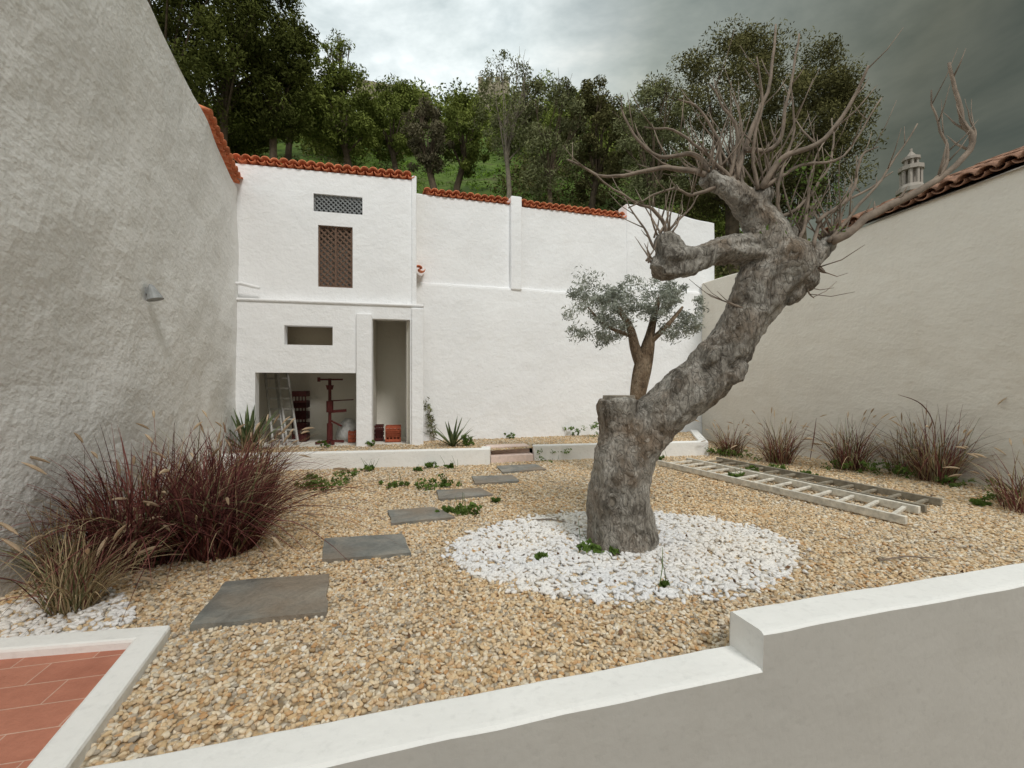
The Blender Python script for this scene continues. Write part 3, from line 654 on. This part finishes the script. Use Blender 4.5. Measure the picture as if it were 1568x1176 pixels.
def yucca(name,c,n,L,w):
    mb=MB()
    for i in range(n):
        a=i*2.4; el=random.uniform(.5,1.4); o=Vector((math.cos(a),math.sin(a),0)); s=Vector((-math.sin(a),math.cos(a),0)); b0=Vector(c); bi=len(mb.v); l=L*random.uniform(.7,1)
        for k in range(6):
            u=k/5; p=b0+o*l*math.cos(el)*u+Vector((0,0,l*math.sin(el)*u-.1*l*u*u)); ww=w*math.sin(math.pi*(.15+.85*u)**.8)*.5+.0005
            mb.v+= [p-s*ww,p+Vector((0,0,-ww*.4)),p+s*ww]
        for k in range(5):
            q=bi+3*k; mb.face([q,q+1,q+4,q+3],0,random.random()); mb.face([q+1,q+2,q+5,q+4],0,random.random())
    return mb.obj(name,[leafmat(name+'_leaf',(.05,.075,.03),(.19,.23,.12),.15,8)])
c=gp(693,684,.2); yucca('yucca_plant',c,22,.68,.05); c=gp(392,690,.2); yucca('yucca_plant',(c.x,c.y-.2,.2),26,.9,.07)
def sprig(name,c,h,n,ls,mat):
    E=empty(name); mb=MB(); C=[]
    for k in range(n):
        v=Vector((random.uniform(-.3,.3),random.uniform(-.3,.3),1)).normalized(); e=Vector(c)+v*h*random.uniform(.6,1); mb.tube([Vector(c),Vector(c).lerp(e,.5)+Vector((.01,0,0)),e],[.006,.005,.002],5)
        for q in range(7): C.append(tuple(Vector(c).lerp(e,.25+.75*q/6)))
    mb.obj('stems',[M_twig],E); leafmesh('leaves',C,[ls*.9]*len(C),6,ls,mat,E,11,aspect=.25)
c=gp(665,676,.2); sprig('oleander_shrub',c,.9,3,.10,L_olive)
c=gp(714,684,.2); sprig('low_shrub',c,.22,5,.06,L_weed)
weeds=[(490,752,.17),(472,748,.12),(525,740,.20),(565,722,.12,),(660,748,.18),(685,745,.12),(608,746,.10),(715,788,.15),(690,786,.08),(850,706,.28),(905,848,.11),(828,858,.035),(500,692,.12),(570,690,.09),(660,717,.10),(690,718,.09),(1020,902,.03),(1120,702,.26),(1100,698,.18),(1290,722,.24),(1345,728,.26),(1385,732,.24),(1150,725,.12),(1560,770,.24),(1010,705,.12),(1530,770,.14),(1455,745,.14),(935,850,.05),(480,735,.1),(1130,735,.1),(1190,722,.12),(1500,775,.08),(1240,730,.08),(760,770,.05),(640,722,.06)]
C=[];R=[]
for w_ in weeds:
    c=gp(w_[0],w_[1]); s=w_[2]
    for k in range(12): C.append((c.x+random.gauss(0,.55)*s,c.y+random.gauss(0,.4)*s,.015+random.uniform(0,.6)*s)); R.append(s*random.uniform(.15,.38))
for (x,y,s) in ((905,670,.24),(838,665,.16),(880,668,.14),(715,683,.1),(780,672,.08),(1000,668,.1),(945,668,.1),(568,684,.08),(500,686,.08)):
    c=gp(x,y,.2)
    for k in range(9): C.append((c.x+random.gauss(0,.55)*s,c.y+random.gauss(0,.4)*s,.22+random.uniform(0,1.1)*s)); R.append(s*random.uniform(.2,.4))
leafmesh('weeds',C,R,18,.042,L_weed,None,21,aspect=.5)
mb=MB()
for k in range(90):
    p=gp(565,720)+Vector((random.uniform(-.05,.05),0,0)) if k<6 else gp(*random.choice(weeds)[:2])+Vector((random.uniform(-.1,.1),random.uniform(-.1,.1),0)); e=p+Vector((random.uniform(-.1,.1),random.uniform(-.1,.1),random.uniform(.06,.24)))
    mb.tube([p,p.lerp(e,.5)+Vector((.01,0,0)),e],[.003,.003,.0015],4,m=0,t=random.random())
mb.obj('weed_stalks',[L_weed])
mb=MB()
for k in range(60):
    p=gp(random.uniform(1000,1560),random.uniform(800,870),.02); a=random.uniform(0,3.14); l=random.uniform(.02,.09)
    mb.tube([p,p+Vector((math.cos(a)*l,math.sin(a)*l,.006))],[.003,.002],4)
for (x0,x1) in ((815,870),(1345,1440)):
    p=gp(x0,796 if x0<900 else 858,.03); q=gp(x1,800 if x0<900 else 855,.03); mb.tube([p,p.lerp(q,.5)+Vector((0,.03,.01)),q],[.007,.006,.003],5)
mb.obj('fallen_twigs',[M_twig])
C=[tuple(gp(random.uniform(700,1230),random.uniform(800,905),.03)) for k in range(30)]+[tuple(gp(random.uniform(300,1500),random.uniform(740,1000),.022)) for k in range(40)]
leafmesh('fallen_leaves',C,[.01]*len(C),1,.035,simple('dead_leaf',(.16,.09,.05),.9),None,77,aspect=.6,flat=.1)
def glad(name,a0,a1,b0,b1,n,mat,z=.06,m0=0,m1=1):
    mb=MB(); A0,A1,B0,B1=[gp(*q,z) for q in (a0,a1,b0,b1)]
    mb.beam(A0,A1,.04,.07,m0); mb.beam(B0,B1,.04,.07,m0)
    for k in range(n):
        t=(k+.5)/n; mb.beam(A0.lerp(A1,t),B0.lerp(B1,t),.035,.025,m1)
    return mb.obj(name,mat,bevel=.004)
glad('wooden_ladder',(1008,708),(1388,797),(1052,704),(1408,781),13,[M_ladderw,M_ladderw])
glad('wooden_ladder',(1062,706),(1418,779),(1098,703),(1442,769),12,[M_ladderd,M_ladderd],.055)
# ---------------------------------------------------------------- hillside
def hz(X,Y):
    a=X/max(Y,5); t=min(1,max(0,(a-.12)/.75)); t=t*t*(3-2*t); s=.72*(1-t)+.16*t
    if Y<10.9: return GZ-.1
    z=2.6*(1-t*.5)+s*(min(Y,50)-10.5)+ (max(0,Y-50))*.03
    return z+noise.noise(Vector((X*.12,Y*.12,0)))*1.2*min(1,(Y-10.9)/8)
mb=MB(); xs=np.arange(-90,131,2.2); ys=[10.6,10.9,12,13.5]+list(np.arange(15,70,1.8))+[80,100,140,200,300]
for y in ys:
    for x in xs: mb.v.append(Vector((x*(1+y/150),y,hz(x*(1+y/150),y))))
nx=len(xs)
for j in range(len(ys)-1):
    for i in range(nx-1): a=j*nx+i; mb.face([a,a+1,a+nx+1,a+nx],0,.5)
m,nt,b=newmat('hill_ground'); n1=noi(nt,.35,4,.6); n2=noi(nt,3,4,.6)
c=ramp(nt,n1,[(.35,(.06,.10,.02)),(.52,(.12,.19,.035)),(.7,(.10,.09,.045))]); c=mixc(nt,.7,c,ramp(nt,n2,[(.3,(.35,)*3),(.7,(1,)*3)]),'MULTIPLY')
nt.links.new(c,b.inputs['Base Color']); b.inputs['Roughness'].default_value=1
mb.obj('hillside',[m],smooth=True)
C=[];R=[]
for k in range(900):
    Y=random.uniform(13,30); X=random.uniform(-.45,.15)*Y; C.append((X,Y,hz(X,Y)+.05)); R.append(.35)
leafmesh('hill_grass',C,R,14,.22,L_grass,None,31,flat=.35,aspect=.2)
def tree(name,px,yt,yb,hw,D,mat,nc=70,per=260,ls=.14,cr=.27,seed=0,bare=0,trunkr=.18,shell=.6,tm=None):
    rnd=random.Random(seed+int(px)); E=empty(name)
    c=dp(px,(yt+yb)/2,D); rz=(yb-yt)/2/F*D; rx=hw/F*D; base=Vector((c.x+rnd.uniform(-.5,.5),D,hz(c.x,D)-.3))
    C=[];R=[]
    for k in range(nc):
        while True:
            v=Vector((rnd.uniform(-1,1),rnd.uniform(-1,1),rnd.uniform(-1,1)))
            if .05<v.length<1: break
        q=v.length; v=v/q*(q**shell)
        p=Vector((c.x+v.x*rx*(.86),c.y+v.y*rx*.8,c.z+v.z*rz*.86)); C.append(tuple(p)); R.append(min(rx,rz)*cr*rnd.uniform(.6,1.25))
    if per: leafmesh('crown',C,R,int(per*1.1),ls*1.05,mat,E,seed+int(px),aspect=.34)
    mb=MB(); fork=Vector((c.x,c.y,max(base.z+.8,c.z-rz*.55))); mid=base.lerp(fork,.5)+Vector((rnd.uniform(-.2,.2),0,0))
    mb.tube([base,mid,fork],[trunkr,trunkr*.8,trunkr*.65],8)
    for k in range(20 if not bare else bare):
        e=Vector(rnd.choice(C)); s=base.lerp(fork,rnd.uniform(.75,1)); m_=s.lerp(e,.5)+Vector((rnd.uniform(-.2,.2),rnd.uniform(-.2,.2),.15*rz))
        mb.tube([s,m_,e],[trunkr*.3,trunkr*.15,.012],5)
        if bare:
            for q in range(4):
                f=e+Vector((rnd.uniform(-.5,.5),rnd.uniform(-.5,.5),rnd.uniform(.1,.9)))*rz*.25; g=m_.lerp(e,rnd.random()); mb.tube([g,g.lerp(f,.5)+Vector((.05,0,.05)),f],[.014,.01,.005],4)
    mb.obj('trunk_and_limbs',[tm or M_tbark],E); return E
tree('pine_tree',250,-190,215,130,14.5,L_pine,90,280,.14,seed=1)
tree('pine_tree',345,-160,225,105,16,L_pine,90,280,.14,seed=2)
tree('pine_tree',418,-60,235,68,17,L_pine,80,240,.15,seed=3)
tree('pine_tree',180,-220,150,110,18,L_pine,60,200,.19,seed=4)
tree('pine_tree',320,80,250,95,19,L_pine,60,220,.17,seed=14)
tree('pine_tree',450,40,190,45,21,L_green,45,180,.16,seed=15)
tree('deciduous_tree',525,105,245,72,20,L_green,75,210,.15,.24,seed=5)
tree('deciduous_tree',520,50,160,40,24,L_green,40,60,.15,.24,seed=6,bare=20)
tree('deciduous_tree',600,118,255,52,22,L_green,55,170,.15,.26,seed=7)
tree('deciduous_tree',655,150,280,42,18,L_grey,50,160,.12,.26,seed=8,bare=14)
tree('olive_tree',712,140,272,48,19,L_green,55,180,.13,.26,seed=9)
tree('deciduous_tree',775,72,270,58,17,L_olive,60,80,.11,.24,seed=10,bare=24,trunkr=.12,tm=M_ptwig)
tree('deciduous_tree',840,105,320,60,17,L_olive,65,130,.12,.26,seed=11,bare=18,trunkr=.12)
tree('deciduous_tree',912,108,330,54,18,L_dolive,70,230,.12,.27,seed=12)
tree('stone_pine_tree',1120,68,345,178,18,L_dolive,260,300,.11,.16,seed=13,trunkr=.35,shell=.45)
tree('stone_pine_tree',1225,105,350,98,17,L_dolive,110,280,.11,.24,seed=16)
tree('deciduous_tree',1000,110,340,62,16,L_olive,65,150,.11,.26,seed=17,bare=14)
C=[];R=[];k=0
while k<330:
    Y=random.uniform(26,54); a=random.uniform(-1.3,.62); X=a*Y
    if a>.3 and Y>34: continue
    px=784+a*F
    if 620<px<760 and Y<30: continue
    r=random.uniform(1.1,2.3); h=hz(X,Y)
    for q in range(5): C.append((X+random.uniform(-.8,.8)*r,Y+random.uniform(-.8,.8)*r,h+r*random.uniform(.3,1.5))); R.append(r*random.uniform(.45,.75))
    k+=1
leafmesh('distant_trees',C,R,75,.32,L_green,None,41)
C2=[];R2=[]
for k in range(320):
    Y=random.uniform(12.2,26); a=random.choice((random.uniform(-1.2,-.26),random.uniform(-.02,.72),random.uniform(-.02,.72))); X=a*Y; r=random.uniform(.5,1.1); h=hz(X,Y); C2.append((X,Y,h+r*.5)); R2.append(r)
leafmesh('undergrowth',C2,R2,150,.15,L_dolive,None,42)
E=empty('castle_ruin'); mb=MB(); c=dp(757,160,46)
mb.box((c.x-1.6,45,c.z-6),(c.x+1.6,48,c.z+1.6)); 
for k in range(4): mb.box((c.x-1.6+k*.86,45,c.z+1.6),(c.x-1.6+k*.86+.5,45.5,c.z+2.2))
w0=dp(545,122,50); w1=dp(655,143,50); mb.beam(w0-Vector((0,0,1.6)),w1-Vector((0,0,1.6)),.8,3.0)
mb.obj('ruined_walls',[M_ruin],E)
# ---------------------------------------------------------------- world + sun
w=bpy.data.worlds.new('World'); sc.world=w; w.use_nodes=True; nt=w.node_tree; bg=nt.nodes['Background']
SUN=Vector((.42,-.72,.90)).normalized()
sky=nt.nodes.new('ShaderNodeTexSky'); sky.sky_type='NISHITA'; sky.sun_disc=False; sky.sun_elevation=math.asin(SUN.z); sky.sun_rotation=math.atan2(SUN.x,SUN.y)
tc=nt.nodes.new('ShaderNodeTexCoord'); mp=nt.nodes.new('ShaderNodeMapping'); mp.inputs['Scale'].default_value=(1,1,2.0); nt.links.new(tc.outputs['Generated'],mp.inputs[0])
cl=noi(nt,2.6,6,.6,vec=mp.outputs[0],dist=.3); cl2=noi(nt,1.2,3,.5,vec=mp.outputs[0])
ccol=ramp(nt,cl,[(.32,(3.9,4.5,4.4)),(.5,(7.0,7.5,7.3)),(.68,(11.,11.,10.5))])
cov=ramp(nt,cl2,[(.36,(.7,)*3),(.6,(1,)*3)])
sep=nt.nodes.new('ShaderNodeSeparateXYZ'); nt.links.new(tc.outputs['Generated'],sep.inputs[0])
dk=ramp(nt,sep.outputs[0],[(.0,(1,1,1)),(.25,(.42,.43,.39)),(.6,(.17,.165,.13))])
c=mixc(nt,cov,sky.outputs[0],ccol); c=mixc(nt,1.0,c,dk,'MULTIPLY')
nt.links.new(c,bg.inputs[0]); bg.inputs[1].default_value=.15
s=bpy.data.lights.new('sun','SUN'); s.energy=1.75; s.angle=math.radians(14); s.color=(1,.98,.95); so=bpy.data.objects.new('sun',s); link(so)
so.rotation_euler=SUN.to_track_quat('Z','Y').to_euler()
cam=bpy.data.cameras.new('camera'); cam.lens=36*F/1568; cam.sensor_width=36; cam.clip_start=.05; cam.clip_end=1500
co=bpy.data.objects.new('camera',cam); link(co); co.location=(0,0,H); co.rotation_euler=(math.radians(90),0,0); sc.camera=co
sc.view_settings.view_transform='Standard'; sc.view_settings.look='None'; sc.view_settings.exposure=0
